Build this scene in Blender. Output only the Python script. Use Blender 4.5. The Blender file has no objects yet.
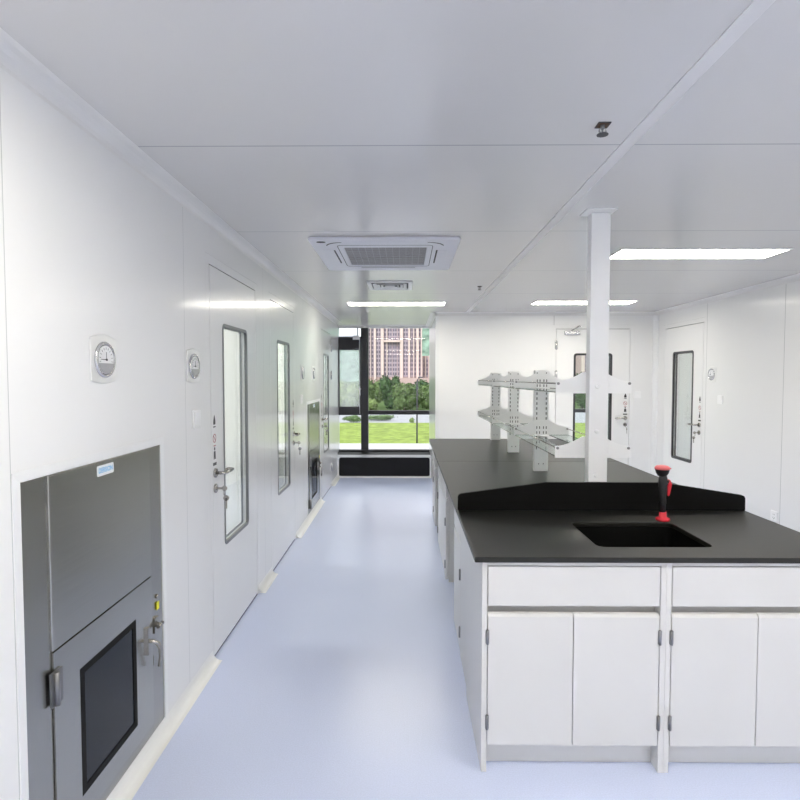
import bpy, bmesh, math, random
from mathutils import Vector, Matrix
random.seed(7)
S = bpy.context.scene
COL = S.collection
R = math.radians
PI = math.pi

# ------------------------------------------------------------------ camera, sky, sun, exposure
cd = bpy.data.cameras.new('camera'); cam = bpy.data.objects.new('camera', cd); COL.objects.link(cam)
cd.sensor_fit = 'HORIZONTAL'; cd.sensor_width = 36.0; cd.lens = 36.0 * 555 / 800
cd.clip_start = 0.05; cd.clip_end = 3000
EYE = 1.53
cam.location = (0, 0, EYE)
cam.rotation_euler = (R(90 - 2.293), 0, R(0.549))
S.camera = cam
S.view_settings.view_transform = 'Standard'
S.view_settings.look = 'None'
S.view_settings.gamma = 1
S.view_settings.use_curve_mapping = False
S.view_settings.exposure = -0.05
S.cycles.max_bounces = 14
S.cycles.diffuse_bounces = 8
S.cycles.glossy_bounces = 6
S.cycles.transparent_max_bounces = 24
S.cycles.caustics_reflective = False
S.cycles.caustics_refractive = False
S.cycles.sample_clamp_indirect = 6.0

LAMP = 23.0          # strength of the ceiling panels
SKY = 1.9
SUN = 2.5

world = bpy.data.worlds.new('sky'); S.world = world
world.use_nodes = True
wn = world.node_tree.nodes; wl = world.node_tree.links
bg = wn['Background']
tc = wn.new('ShaderNodeTexCoord'); mp = wn.new('ShaderNodeMapping'); mp.inputs['Scale'].default_value = (1, 1, 3)
nz = wn.new('ShaderNodeTexNoise'); nz.inputs['Scale'].default_value = 2.5; nz.inputs['Detail'].default_value = 5
cr = wn.new('ShaderNodeValToRGB')
cr.color_ramp.elements[0].position = 0.35; cr.color_ramp.elements[0].color = (0.86, 0.91, 1.0, 1)
cr.color_ramp.elements[1].position = 0.65; cr.color_ramp.elements[1].color = (1.0, 1.0, 1.0, 1)
wl.new(tc.outputs['Generated'], mp.inputs['Vector']); wl.new(mp.outputs['Vector'], nz.inputs['Vector'])
wl.new(nz.outputs['Fac'], cr.inputs['Fac']); wl.new(cr.outputs['Color'], bg.inputs['Color'])
bg.inputs['Strength'].default_value = SKY

sd = bpy.data.lights.new('sun', 'SUN'); sun = bpy.data.objects.new('sun', sd); COL.objects.link(sun)
sd.energy = SUN; sd.angle = R(6); sd.color = (1.0, 0.97, 0.95)
sun.rotation_euler = (R(48), 0, R(-25)); sun.location = (0, -10, 30)

# ------------------------------------------------------------------ materials
def mat(name, color, rough=0.5, metal=0.0, spec=0.5, vary=0.03, scale=6.0, bump=0.0, bscale=80.0, stretch=None,
        seams=None, seam_color=None, emit=None, coat=0.0, coat_ior=1.17, coat_rough=0.13):
    m = bpy.data.materials.new(name); m.use_nodes = True
    nt = m.node_tree; N = nt.nodes; L = nt.links
    p = N['Principled BSDF']
    p.inputs['Roughness'].default_value = rough
    p.inputs['Metallic'].default_value = metal
    p.inputs['Specular IOR Level'].default_value = spec
    p.inputs['Coat Weight'].default_value = coat
    p.inputs['Coat Roughness'].default_value = coat_rough; p.inputs['Coat IOR'].default_value = coat_ior
    geo = N.new('ShaderNodeNewGeometry')
    vec = geo.outputs['Position']
    if stretch:
        mp = N.new('ShaderNodeMapping'); mp.inputs['Scale'].default_value = stretch
        L.new(vec, mp.inputs['Vector']); vec = mp.outputs['Vector']
    n = N.new('ShaderNodeTexNoise'); n.inputs['Scale'].default_value = scale; n.inputs['Detail'].default_value = 3
    L.new(vec, n.inputs['Vector'])
    r = N.new('ShaderNodeValToRGB')
    a = [max(0, c * (1 - vary)) for c in color]; b = [min(1, c * (1 + vary)) for c in color]
    r.color_ramp.elements[0].position = 0.3; r.color_ramp.elements[1].position = 0.7
    r.color_ramp.elements[0].color = (*a, 1); r.color_ramp.elements[1].color = (*b, 1)
    L.new(n.outputs['Fac'], r.inputs['Fac'])
    out = r.outputs['Color']
    if seams:
        sep = N.new('ShaderNodeSeparateXYZ'); L.new(geo.outputs['Position'], sep.inputs[0])
        acc = None
        for ax, val, w in seams:
            c = N.new('ShaderNodeMath'); c.operation = 'COMPARE'
            L.new(sep.outputs[ax], c.inputs[0]); c.inputs[1].default_value = val; c.inputs[2].default_value = w
            if acc is None: acc = c.outputs[0]
            else:
                mx = N.new('ShaderNodeMath'); mx.operation = 'MAXIMUM'
                L.new(acc, mx.inputs[0]); L.new(c.outputs[0], mx.inputs[1]); acc = mx.outputs[0]
        mix = N.new('ShaderNodeMix'); mix.data_type = 'RGBA'
        L.new(acc, mix.inputs[0]); L.new(out, mix.inputs[6])
        mix.inputs[7].default_value = (*(seam_color or [c * 0.6 for c in color]), 1)
        out = mix.outputs[2]
    L.new(out, p.inputs['Base Color'])
    if bump:
        n2 = N.new('ShaderNodeTexNoise'); n2.inputs['Scale'].default_value = bscale; n2.inputs['Detail'].default_value = 2
        L.new(vec, n2.inputs['Vector'])
        bp = N.new('ShaderNodeBump'); bp.inputs['Strength'].default_value = bump; bp.inputs['Distance'].default_value = 0.002
        L.new(n2.outputs['Fac'], bp.inputs['Height']); L.new(bp.outputs['Normal'], p.inputs['Normal'])
    if emit:
        p.inputs['Emission Color'].default_value = (*emit[0], 1); p.inputs['Emission Strength'].default_value = emit[1]
    return m

def glass_mat(name, tint, ior=1.5, milky=0.0, rough=0.0):
    m = bpy.data.materials.new(name); m.use_nodes = True
    nt = m.node_tree; N = nt.nodes; L = nt.links
    N.remove(N['Principled BSDF'])
    t = N.new('ShaderNodeBsdfTransparent'); t.inputs['Color'].default_value = (*tint, 1)
    g = N.new('ShaderNodeBsdfGlossy'); g.inputs['Roughness'].default_value = rough
    fr = N.new('ShaderNodeFresnel'); fr.inputs['IOR'].default_value = ior
    geo = N.new('ShaderNodeNewGeometry')          # reflect once per pane, at its outer face
    fb = N.new('ShaderNodeMath'); fb.operation = 'SUBTRACT'; fb.use_clamp = True
    L.new(fr.outputs[0], fb.inputs[0]); L.new(geo.outputs['Backfacing'], fb.inputs[1])
    mx = N.new('ShaderNodeMixShader'); L.new(fb.outputs[0], mx.inputs[0])
    base = t.outputs[0]
    if milky:
        d = N.new('ShaderNodeBsdfTranslucent'); d.inputs['Color'].default_value = (0.9, 0.93, 0.95, 1)
        nz = N.new('ShaderNodeTexNoise'); nz.inputs['Scale'].default_value = 30
        mr = N.new('ShaderNodeMapRange'); mr.inputs['To Min'].default_value = milky * 0.7; mr.inputs['To Max'].default_value = milky * 1.3
        L.new(nz.outputs['Fac'], mr.inputs['Value'])
        m2 = N.new('ShaderNodeMixShader'); L.new(mr.outputs[0], m2.inputs[0])
        L.new(base, m2.inputs[1]); L.new(d.outputs[0], m2.inputs[2]); base = m2.outputs[0]
    L.new(base, mx.inputs[1]); L.new(g.outputs[0], mx.inputs[2])
    L.new(mx.outputs[0], N['Material Output'].inputs['Surface'])
    return m

WALLC = (0.85, 0.85, 0.845)
WR = 0.3
M = {}
M['wall_left'] = mat('white coated steel panel left', WALLC, WR, spec=0.26, coat=1.0, vary=0.008, scale=1.5,
    seams=[(1, y, 0.0015) for y in (-0.9, 0.27, 1.446, 2.62, 4.075, 5.30, 5.66, 6.80, 8.09)], seam_color=(0.55, 0.56, 0.56))
M['wall_right'] = mat('white coated steel panel right', WALLC, WR, spec=0.26, coat=1.0, vary=0.008, scale=1.5,
    seams=[(1, y, 0.003) for y in (-1.1, 0.07, 1.25, 2.43, 3.61, 4.79, 6.015)], seam_color=(0.5, 0.51, 0.51))
M['wall_back'] = mat('white coated steel panel back', WALLC, WR, spec=0.26, coat=1.0, vary=0.008, scale=1.5,
    seams=[(0, 1.915, 0.004)], seam_color=(0.55, 0.55, 0.55))
M['wall'] = mat('white coated steel panel', WALLC, WR, spec=0.26, coat=1.0, vary=0.008, scale=1.5)
M['door'] = mat('white coated door skin', (0.85, 0.85, 0.845), WR, spec=0.26, coat=1.0, vary=0.008, scale=1.5)
M['frame'] = mat('white aluminium profile', (0.82, 0.825, 0.825), 0.28, vary=0.01)
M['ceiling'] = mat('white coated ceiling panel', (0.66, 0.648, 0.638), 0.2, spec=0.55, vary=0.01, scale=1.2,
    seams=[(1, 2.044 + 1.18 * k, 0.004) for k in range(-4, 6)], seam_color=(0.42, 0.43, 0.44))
M['strip'] = mat('grey white joint strip', (0.76, 0.75, 0.745), 0.3, vary=0.01)
M['cove'] = mat('white cove profile', (0.78, 0.77, 0.755), 0.35, vary=0.01)
M['skirt'] = mat('cream white cove skirting', (0.84, 0.84, 0.82), 0.3, vary=0.01)
M['floor'] = mat('light blue sheet vinyl', (0.665, 0.73, 0.945), 0.27, spec=0.75, vary=0.05, scale=180, bump=0.05, bscale=300)
M['gap'] = mat('dark seal and gap shade', (0.10, 0.10, 0.10), 0.7, vary=0.05)
M['gasket'] = mat('black window gasket', (0.035, 0.035, 0.04), 0.35, vary=0.1)
M['gasket_grey'] = mat('grey window gasket', (0.16, 0.165, 0.175), 0.35, vary=0.1)
M['steel'] = mat('brushed stainless steel', (0.475, 0.468, 0.435), 0.25, metal=1.0, vary=0.03, scale=5, stretch=(1, 1, 40), bump=0.015, bscale=60)
M['steel_dark'] = mat('brushed stainless steel side strip', (0.43, 0.423, 0.395), 0.27, metal=1.0, vary=0.03, scale=5, stretch=(1, 40, 1), bump=0.015, bscale=60)
M['plate'] = mat('pale satin plate', (0.84, 0.84, 0.83), 0.3, metal=0.45, vary=0.02)
M['chrome'] = mat('satin stainless hardware', (0.44, 0.42, 0.39), 0.25, metal=1.0, vary=0.05)
M['silver'] = mat('silver plated bezel', (0.64, 0.64, 0.65), 0.25, metal=0.75, vary=0.04)
M['rust'] = mat('dark brown cutout', (0.13, 0.075, 0.05), 0.6, vary=0.4, scale=90)
M['brass'] = mat('worn brass', (0.42, 0.30, 0.18), 0.4, metal=0.8, vary=0.2, scale=60)
M['counter'] = mat('black epoxy resin worktop', (0.016, 0.016, 0.0138), 0.38, spec=0.34, vary=0.1, scale=40, bump=0.04, bscale=400)
M['sink'] = mat('black moulded sink', (0.004, 0.004, 0.004), 0.5, spec=0.12, vary=0.1)
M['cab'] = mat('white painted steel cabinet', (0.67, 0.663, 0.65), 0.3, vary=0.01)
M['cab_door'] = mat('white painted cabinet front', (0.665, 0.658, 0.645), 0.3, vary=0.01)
M['post'] = mat('white painted steel post', (0.91, 0.91, 0.905), 0.35, vary=0.01)
M['dark'] = mat('dark slot interior', (0.05, 0.05, 0.055), 0.6, vary=0.1)
M['hinge'] = mat('steel hinge', (0.27, 0.27, 0.28), 0.4, metal=0.9, vary=0.1)
M['white'] = mat('white plastic', (0.93, 0.93, 0.93), 0.35, vary=0.01)
M['ac'] = mat('white appliance plastic', (0.80, 0.80, 0.86), 0.4, vary=0.01)
M['filter'] = mat('grey mesh filter', (0.36, 0.35, 0.35), 0.7, vary=0.2, scale=120)
M['lamp'] = mat('lit diffuser', (0.9, 0.9, 0.9), 0.5, vary=0.01, emit=((1.0, 0.952, 0.835), LAMP))
M['red'] = mat('red plastic', (0.72, 0.03, 0.05), 0.35, vary=0.05)
M['pink'] = mat('faded red cap', (0.80, 0.16, 0.17), 0.4, vary=0.05)
M['black'] = mat('black plastic', (0.012, 0.012, 0.014), 0.4, vary=0.1)
M['alu'] = mat('black anodised aluminium', (0.022, 0.022, 0.028), 0.35, spec=0.5, vary=0.1)
M['sill'] = mat('grey aluminium sill', (0.45, 0.45, 0.48), 0.4, vary=0.03)
M['blackpanel'] = mat('black panel', (0.008, 0.008, 0.010), 0.4, spec=0.25, vary=0.15, scale=3)
M['yellow'] = mat('yellow tag', (0.85, 0.80, 0.03), 0.5, vary=0.05)
M['paper'] = mat('white sticker', (0.85, 0.86, 0.88), 0.4, vary=0.01)
M['blue'] = mat('light blue print', (0.03, 0.40, 0.75), 0.5, vary=0.02)
M['ink'] = mat('grey black print', (0.04, 0.04, 0.045), 0.5, vary=0.05)
M['redink'] = mat('faded red print', (0.45, 0.20, 0.20), 0.5, vary=0.05)
M['dial'] = mat('white dial', (0.85, 0.85, 0.86), 0.3, vary=0.01)
M['dialgrey'] = mat('grey dial cover', (0.45, 0.45, 0.47), 0.3, metal=0.4, vary=0.03)
M['glass'] = glass_mat('clear window glass', (0.97, 0.985, 0.98))
M['doorglass'] = glass_mat('door vision glass', (0.965, 0.98, 0.975))
M['hazyglass'] = glass_mat('hazy sash glass', (0.97, 0.98, 0.98), milky=0.22)
M['shelfglass'] = glass_mat('shelf glass', (0.90, 0.95, 0.93))
M['glassedge'] = mat('dark green glass edge', (0.06, 0.09, 0.08), 0.2, vary=0.05)
M['boxglass'] = glass_mat('tinted interlock glass', (0.78, 0.84, 0.92), ior=1.6)
M['grass'] = mat('rough lawn', (0.25, 0.325, 0.075), 0.9, spec=0.1, vary=0.3, scale=2.2, bump=0.6, bscale=4)
M['paving'] = mat('pale paving', (0.56, 0.54, 0.59), 0.7, vary=0.04, scale=3)
M['under'] = mat('dark undergrowth', (0.10, 0.15, 0.06), 0.95, spec=0.0, vary=0.4, scale=1.0)
M['road'] = mat('grey road', (0.36, 0.36, 0.385), 0.8, vary=0.06, scale=2)
M['leaf_dark'] = mat('dark leaves', (0.07, 0.125, 0.05), 0.6, spec=0.2, vary=0.6, scale=2.5)
M['leaf_mid'] = mat('mid green leaves', (0.12, 0.18, 0.065), 0.6, spec=0.2, vary=0.55, scale=2.5)
M['leaf_pale'] = mat('pale green leaves', (0.24, 0.32, 0.12), 0.6, spec=0.2, vary=0.35, scale=2.5)
M['hedge'] = mat('grey green hedge leaves', (0.13, 0.19, 0.09), 0.7, spec=0.2, vary=0.4, scale=3)
M['bark'] = mat('brown bark', (0.14, 0.10, 0.07), 0.9, vary=0.3, scale=20)
M['hill'] = mat('wooded hillside', (0.19, 0.27, 0.215), 0.95, spec=0.0, vary=0.5, scale=0.12)
M['bpink'] = mat('pink stone facade', (0.56, 0.40, 0.385), 0.8, vary=0.04, scale=0.3)
M['bcream'] = mat('cream stone pier', (0.72, 0.575, 0.54), 0.8, vary=0.03, scale=0.3)
M['bspan'] = mat('lavender spandrel', (0.46, 0.38, 0.44), 0.7, vary=0.05, scale=0.3)
M['bwin'] = mat('dark facade glass', (0.17, 0.14, 0.19), 0.3, vary=0.2, scale=0.3)
M['polem'] = mat('dark grey pole', (0.05, 0.05, 0.055), 0.5, vary=0.05)

# ------------------------------------------------------------------ mesh helpers
def NB(): return bmesh.new()
def box(bm, x0, x1, y0, y1, z0, z1, mi=0):
    vs = [bm.verts.new(p) for p in ((x0,y0,z0),(x1,y0,z0),(x1,y1,z0),(x0,y1,z0),(x0,y0,z1),(x1,y0,z1),(x1,y1,z1),(x0,y1,z1))]
    for f in ((0,3,2,1),(4,5,6,7),(0,1,5,4),(1,2,6,5),(2,3,7,6),(3,0,4,7)):
        bm.faces.new([vs[i] for i in f]).material_index = mi
    return bm
def prism(bm, pts, fn, a, b, mi=0):
    """extrude a 2D polygon between depth a and b; fn(u, v, w) -> xyz"""
    n = len(pts)
    A = [bm.verts.new(fn(u, v, a)) for u, v in pts]; B = [bm.verts.new(fn(u, v, b)) for u, v in pts]
    fs = [bm.faces.new(A), bm.faces.new(B[::-1])]
    for i in range(n):
        j = (i + 1) % n
        fs.append(bm.faces.new((A[j], A[i], B[i], B[j])))
    for f in fs: f.material_index = mi
    return bm
def ring(bm, outer, inner, fn, a, b, mi=0):
    n = len(outer)
    def lay(p, d): return [bm.verts.new(fn(u, v, d)) for u, v in p]
    oa, ob, ia, ib = lay(outer, a), lay(outer, b), lay(inner, a), lay(inner, b)
    for i in range(n):
        j = (i + 1) % n
        for q in ((oa[i], oa[j], ia[j], ia[i]), (ob[j], ob[i], ib[i], ib[j]), (oa[j], oa[i], ob[i], ob[j]), (ia[i], ia[j], ib[j], ib[i])):
            bm.faces.new(q).material_index = mi
    return bm
def rrect(x0, x1, z0, z1, r, n=6):
    pts = []
    for cx, cz, a0 in ((x1 - r, z0 + r, -90), (x1 - r, z1 - r, 0), (x0 + r, z1 - r, 90), (x0 + r, z0 + r, 180)):
        for k in range(n + 1):
            a = R(a0 + 90 * k / n); pts.append((cx + r * math.cos(a), cz + r * math.sin(a)))
    return pts
XZ = lambda u, v, w: (u, w, v)      # profile in x,z; depth along y
YZ = lambda u, v, w: (w, u, v)
XY = lambda u, v, w: (u, v, w)
def tube(bm, path, r, n=10, mi=0, caps=True):
    path = [Vector(p) for p in path]; rs = r if isinstance(r, (list, tuple)) else [r] * len(path)
    rings = []
    for i, p in enumerate(path):
        d = (path[min(i + 1, len(path) - 1)] - path[max(i - 1, 0)]).normalized()
        up = Vector((0, 0, 1)) if abs(d.z) < 0.9 else Vector((1, 0, 0))
        a = d.cross(up).normalized(); b = d.cross(a)
        rings.append([bm.verts.new(p + (a * math.cos(2 * PI * k / n) + b * math.sin(2 * PI * k / n)) * rs[i]) for k in range(n)])
    for q, w in zip(rings, rings[1:]):
        for k in range(n):
            f = bm.faces.new((q[k], q[(k + 1) % n], w[(k + 1) % n], w[k])); f.material_index = mi; f.smooth = True
    if caps:
        for c in (rings[0][::-1], rings[-1]): bm.faces.new(c).material_index = mi
    return bm
def lathe(bm, prof, n=24, axis='z', o=(0, 0, 0), mi=0):
    """profile of (radius, height) turned around an axis"""
    def P(r, h, a):
        c, s = r * math.cos(a), r * math.sin(a)
        v = (c, s, h) if axis == 'z' else ((c, h, s) if axis == 'y' else (h, c, s))
        return Vector(v) + Vector(o)
    rings = [[bm.verts.new(P(max(r, 1e-5), h, 2 * PI * k / n)) for k in range(n)] for r, h in prof]
    for q, w in zip(rings, rings[1:]):
        for k in range(n):
            f = bm.faces.new((q[k], q[(k + 1) % n], w[(k + 1) % n], w[k])); f.material_index = mi; f.smooth = True
    bm.faces.new(rings[0][::-1]).material_index = mi; bm.faces.new(rings[-1]).material_index = mi
    return bm

ORG = {}
def obj(name, bm, mats, parent=None, local=False, bevel=0.0, label=None):
    if parent is not None and not local and bm.verts:
        o = ORG.get(parent.name, Vector((0, 0, 0)))
        bmesh.ops.translate(bm, verts=bm.verts[:], vec=-o)
    bmesh.ops.recalc_face_normals(bm, faces=bm.faces[:])
    me = bpy.data.meshes.new(name); bm.to_mesh(me); bm.free()
    for m in (mats if isinstance(mats, (list, tuple)) else [mats]): me.materials.append(m if not isinstance(m, str) else M[m])
    ob = bpy.data.objects.new(name, me); COL.objects.link(ob)
    if parent is not None:
        ob.parent = parent; ORG[ob.name] = ORG.get(parent.name, Vector((0, 0, 0)))
    if bevel:
        b = ob.modifiers.new('bevel', 'BEVEL'); b.width = bevel; b.segments = 2; b.limit_method = 'ANGLE'; b.angle_limit = R(40)
    if label: ob['label'] = label
    return ob
def tag(o, label, cat, group=None, kind=None):
    o['label'] = label; o['category'] = cat
    if group: o['group'] = group
    if kind: o['kind'] = kind
    return o
def thing(name, label, cat, loc=(0, 0, 0), rot=0.0, group=None, kind=None):
    o = bpy.data.objects.new(name, None); COL.objects.link(o); o.empty_display_size = 0.1
    o.location = loc; o.rotation_euler = (0, 0, rot)
    ORG[o.name] = Vector(loc)
    return tag(o, label, cat, group, kind)
def copy_tree(src, parent=None):
    c = src.copy(); COL.objects.link(c)
    if parent is not None: c.parent = parent
    ORG[c.name] = ORG.get(src.name, Vector((0, 0, 0)))
    for ch in [k for k in bpy.data.objects if k.parent == src]: copy_tree(ch, c)
    return c
def dup(src, label, loc, rot=None, group=None):
    c = copy_tree(src); c['label'] = label; c.location = loc
    if rot is not None: c.rotation_euler = (0, 0, rot)
    if group: c['group'] = group
    return c
LEFT, BACK, RIGHT = R(90), 0.0, R(-90)

def wall_cells(bm, fn, u0, u1, z0, z1, holes, a, b):
    us = sorted({u0, u1, *[h[0] for h in holes], *[h[1] for h in holes]}); zs = sorted({z0, z1, *[h[2] for h in holes], *[h[3] for h in holes]})
    us = [u for u in us if u0 <= u <= u1]; zs = [z for z in zs if z0 <= z <= z1]
    for i in range(len(us) - 1):
        for j in range(len(zs) - 1):
            cu, cz = (us[i] + us[i + 1]) / 2, (zs[j] + zs[j + 1]) / 2
            if any(h[0] < cu < h[1] and h[2] < cz < h[3] for h in holes): continue
            p0, p1 = fn(us[i], zs[j], a), fn(us[i + 1], zs[j + 1], b)
            box(bm, *[v for k in range(3) for v in sorted((p0[k], p1[k]))])
    return bm

# ------------------------------------------------------------------ room shell
CZ = 2.37; XL = -1.042; XR = 3.24; YB = 7.2; YW = 8.44; YG = 9.06; XC = 0.395; YF = -2.6; T = 0.06
FW = 0.055                              # door frame width
DOORW, DOORH = 0.90, 2.13
D1, D2, D3 = 2.96, 4.29, 6.85           # near edges of the three left-wall doors
D4 = 1.945; D5 = 6.98                   # back door left edge, right-wall door far edge
dh = DOORH + FW

def struct(name, bm, m, label, cat, bevel=0.0):
    return tag(obj(name, bm, m, bevel=bevel), label, cat, kind='structure')

struct('floor', box(NB(), XL - 3, XR + 2.4, YF - T, YG + 0.14, -0.12, 0.0), 'floor', 'light blue vinyl floor running down the corridor to the window', 'floor')
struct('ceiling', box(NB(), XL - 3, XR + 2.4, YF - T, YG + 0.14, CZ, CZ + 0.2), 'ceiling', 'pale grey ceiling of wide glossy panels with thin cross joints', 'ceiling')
bm = NB()
wall_cells(bm, YZ, YF, 8.50, 0, CZ, [(D1 - FW, D1 + DOORW + FW, 0, dh), (D2 - FW, D2 + DOORW + FW, 0, dh), (D3 - FW, D3 + DOORW + FW, 0, dh),
    (1.477, 2.338, 0.06, 1.247), (5.865, 6.726, 0.06, 1.247)], XL - T, XL)
struct('wall_left', bm, 'wall_left', 'long white panelled wall on the left with three doors and two steel pass boxes', 'wall')
bm = NB(); wall_cells(bm, YZ, YF, YB + T, 0, CZ, [(D5 - DOORW - FW, D5 + FW, 0, dh)], XR, XR + T)
struct('wall_right', bm, 'wall_right', 'white panelled wall on the right beyond the black worktop', 'wall')
bm = NB(); wall_cells(bm, XZ, XC, XR + T, 0, CZ, [(D4 - FW, D4 + 0.95 + FW, 0, 2.155 + FW)], YB, YB + T)
struct('wall_back', bm, 'wall_back', 'white end wall behind the rack with a door at its right', 'wall')
struct('wall_corridor', box(NB(), XC, XC + T, YB + T, YG + 0.12, 0, CZ), 'wall', 'short white return wall at the right of the corridor window', 'wall')
struct('wall_front', box(NB(), XL - T, XR + T, YF - T, YF, 0, CZ), 'wall', 'white wall behind the viewer', 'wall')
# rooms behind the doors
bm = NB(); box(bm, XL - 2.2, XL - 2.14, 1.0, 8.56, 0, CZ)
struct('wall_side_room', bm, 'wall', 'white wall of the room seen through the left door glass', 'wall')
bm = NB(); box(bm, XL - 2.14, XL - T, 0.94, 1.0, 0, CZ)
for yy in (4.0, 6.0, 8.50): box(bm, XL - 2.14, XL - T - 0.06, yy, yy + 0.06, 0, CZ)
struct('wall_side_partition', bm, 'wall', 'white partitions between the rooms behind the left doors', 'wall')
bm = NB(); box(bm, XR + 1.9, XR + 1.96, 5.0, 8.5, 0, CZ); box(bm, XR + T, XR + 1.9, 5.0, 5.06, 0, CZ); box(bm, XR + T, XR + 1.9, YB + 0.5, YB + 0.56, 0, CZ)
struct('wall_far_room', bm, 'wall', 'pale wall of the room seen through the right door glass', 'wall')
struct('wall_vestibule', box(NB(), XR, XR + T, YB + T, YG + 0.12, 0, CZ), 'wall', 'white side wall of the room behind the end wall door', 'wall')

# window wall: upstand below, header above
bm = NB()
box(bm, XL, XC, YW, YW + 0.04, 0, 0.024); box(bm, XL, XL + 0.025, YW, YW + 0.04, 0.024, 0.312); box(bm, XC - 0.02, XC, YW, YW + 0.04, 0.024, 0.312)
struct('wall_window', bm, 'frame', 'white surround of the black panel under the corridor window', 'wall')
struct('wall_window_reveal', box(NB(), XL - 0.13, XL - 0.05, 8.50, YG + 0.12, 0, CZ), 'wall', 'white reveal at the left of the corridor window', 'wall')
struct('trim_1', box(NB(), XL - 0.05, XR, YG, YG + 0.12, 2.343, CZ), 'cove', 'pale header strip above the corridor window', 'trim')
bm = NB(); prism(bm, rrect(XL + 0.028, XC - 0.022, 0.026, 0.310, 0.03), XZ, YW - 0.004, YW + 0.03)
tag(obj('spandrel_panel', bm, 'blackpanel', bevel=0.002), 'black rounded panel below the corridor window sill', 'panel', kind='structure')

# coves along the ceiling
def cove_profile(w, h, n=6):
    pts = [(0, 0)] + [(0, -h)]
    for k in range(1, n): 
        a = R(90 * k / n); pts.append((w * (1 - math.cos(a)) * 1.0, -h * (1 - math.sin(a))))
    return pts + [(w, 0)]
def cove(name, p0, p1, normal, label, w=0.07, h=0.042, z=CZ, m='cove', flip=1):
    p0, p1, nrm = Vector(p0), Vector(p1), Vector(normal)
    d = (p1 - p0)
    bm = NB()
    prism(bm, cove_profile(w, h), lambda u, v, t: tuple(p0 + d * t + nrm * u + Vector((0, 0, z + v * flip))), 0, 1)
    return tag(obj(name, bm, m), label, 'trim', kind='structure')
cove('trim_2', (XL, YF, 0), (XL, 8.50, 0), (1, 0, 0), 'white cove along the top of the left wall')
cove('trim_3', (XR, YF, 0), (XR, YB, 0), (-1, 0, 0), 'white cove along the top of the right wall')
cove('trim_4', (XC, YB, 0), (XR, YB, 0), (0, -1, 0), 'white cove along the top of the end wall')
cove('trim_5', (XL - 0.05, YG, 0), (XC, YG, 0), (0, -1, 0), 'white cove above the corridor window', h=0.03)
cove('trim_6', (XC, YB, 0), (XC, YG, 0), (-1, 0, 0), 'white cove above the short return wall')
struct('trim_7', box(NB(), 0.775, 0.822, YF, YB - 0.07, CZ - 0.003, CZ), 'strip', 'pale flat joint strip running lengthwise on the ceiling', 'trim')
bm = NB(); prism(bm, [(XR, YB), (XR - 0.05, YB), (XR - 0.045, YB - 0.02), (XR - 0.02, YB - 0.045), (XR, YB - 0.05)], XY, 0, CZ - 0.04)
struct('trim_8', bm, 'frame', 'white upright cove in the corner of end and right walls', 'trim')
bm = NB(); prism(bm, [(XC - 0.004, YB - 0.004), (XC + 0.035, YB - 0.004), (XC + 0.035, YB), (XC, YB), (XC, YB + 0.035), (XC - 0.004, YB + 0.035)], XY, 0, CZ - 0.042)
struct('trim_9', bm, 'frame', 'white corner bead where the end wall meets the corridor', 'trim')
# skirting pieces
sk = [((YF, D1 - 0.02), 'white cove skirting under the nearest pass box'),
      ((D1 + DOORW + 0.02, D2 - 0.02), 'short white cove skirting between the first and second doors'),
      ((D2 + DOORW + 0.04, D3 - 0.02), 'white cove skirting under the far pass box'),
      ((D3 + DOORW + 0.02, YW), 'short white cove skirting between third door and window')]
for (a, b), lb in sk:
    o = cove('baseboard_left', (XL, a, 0), (XL, b, 0), (1, 0, 0), lb, w=0.05, h=0.055, z=0, m='skirt', flip=-1); o['category'] = 'baseboard'
for nm, p, q, nr, lb in (('baseboard_right', (XR, YF, 0), (XR, D5 - DOORW - 0.06, 0), (-1, 0, 0), 'white cove skirting along the right wall'),
                     ('baseboard_back', (XC, YB, 0), (D4 - 0.06, YB, 0), (0, -1, 0), 'white cove skirting along the end wall'),
                     ('baseboard_window', (XL + .05, YW, 0), (XC, YW, 0), (0, -1, 0), 'thin white skirting under the black window panel')):
    o = cove(nm, p, q, nr, lb, w=0.05 if nm != 'baseboard_window' else 0.012, h=0.055 if nm != 'baseboard_window' else 0.03, z=0, m='skirt', flip=-1); o['category'] = 'baseboard'

# ------------------------------------------------------------------ windows
def pane(name, x0, x1, y, z0, z1, m, parent, t=0.008):
    return obj(name, box(NB(), x0, x1, y, y + t, z0, z1), m, parent)
K = 1.066
def wx(x): return x * K
def wz(z): return EYE - (EYE - z) * K
WL, WR_ = XL - 0.05, XC
w1 = thing('window_1', 'black framed corridor window with a narrow opening sash at left', 'window', (XL, YG, 0.31), kind='structure')
MX0, MX1 = wx(-0.68), wx(-0.57); ZT = 2.343
bm = NB()
box(bm, WL, WR_, YG - 0.02, YG + 0.12, 0.29, 0.348)                  # bottom rail
box(bm, MX0, MX1, YG, YG + 0.12, wz(0.395), ZT)                     # mullion
box(bm, MX1, WR_, YG + 0.02, YG + 0.11, wz(0.965), wz(1.025))       # right transom
box(bm, WL, MX0, YG + 0.04, YG + 0.11, wz(0.955), wz(1.02))         # left transoms
box(bm, WL, MX0, YG + 0.04, YG + 0.11, wz(2.06), wz(2.16))
obj('window_frame', bm, 'alu', w1, bevel=0.003)
bm = NB(); box(bm, XL, XC, YW - 0.012, 8.50, 0.313, 0.319); box(bm, WL, XC, 8.50, YG - 0.361, 0.313, 0.319)
obj('window_sill', bm, 'sill', w1, label='grey aluminium sill ledge')
obj('inner_sill', box(NB(), WL, WR_, YG - 0.36, YG - 0.02, 0.29, 0.322), 'sink', w1, label='dark inner sill')
SX = wx(XL + 0.005)
sash = NB()
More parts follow.
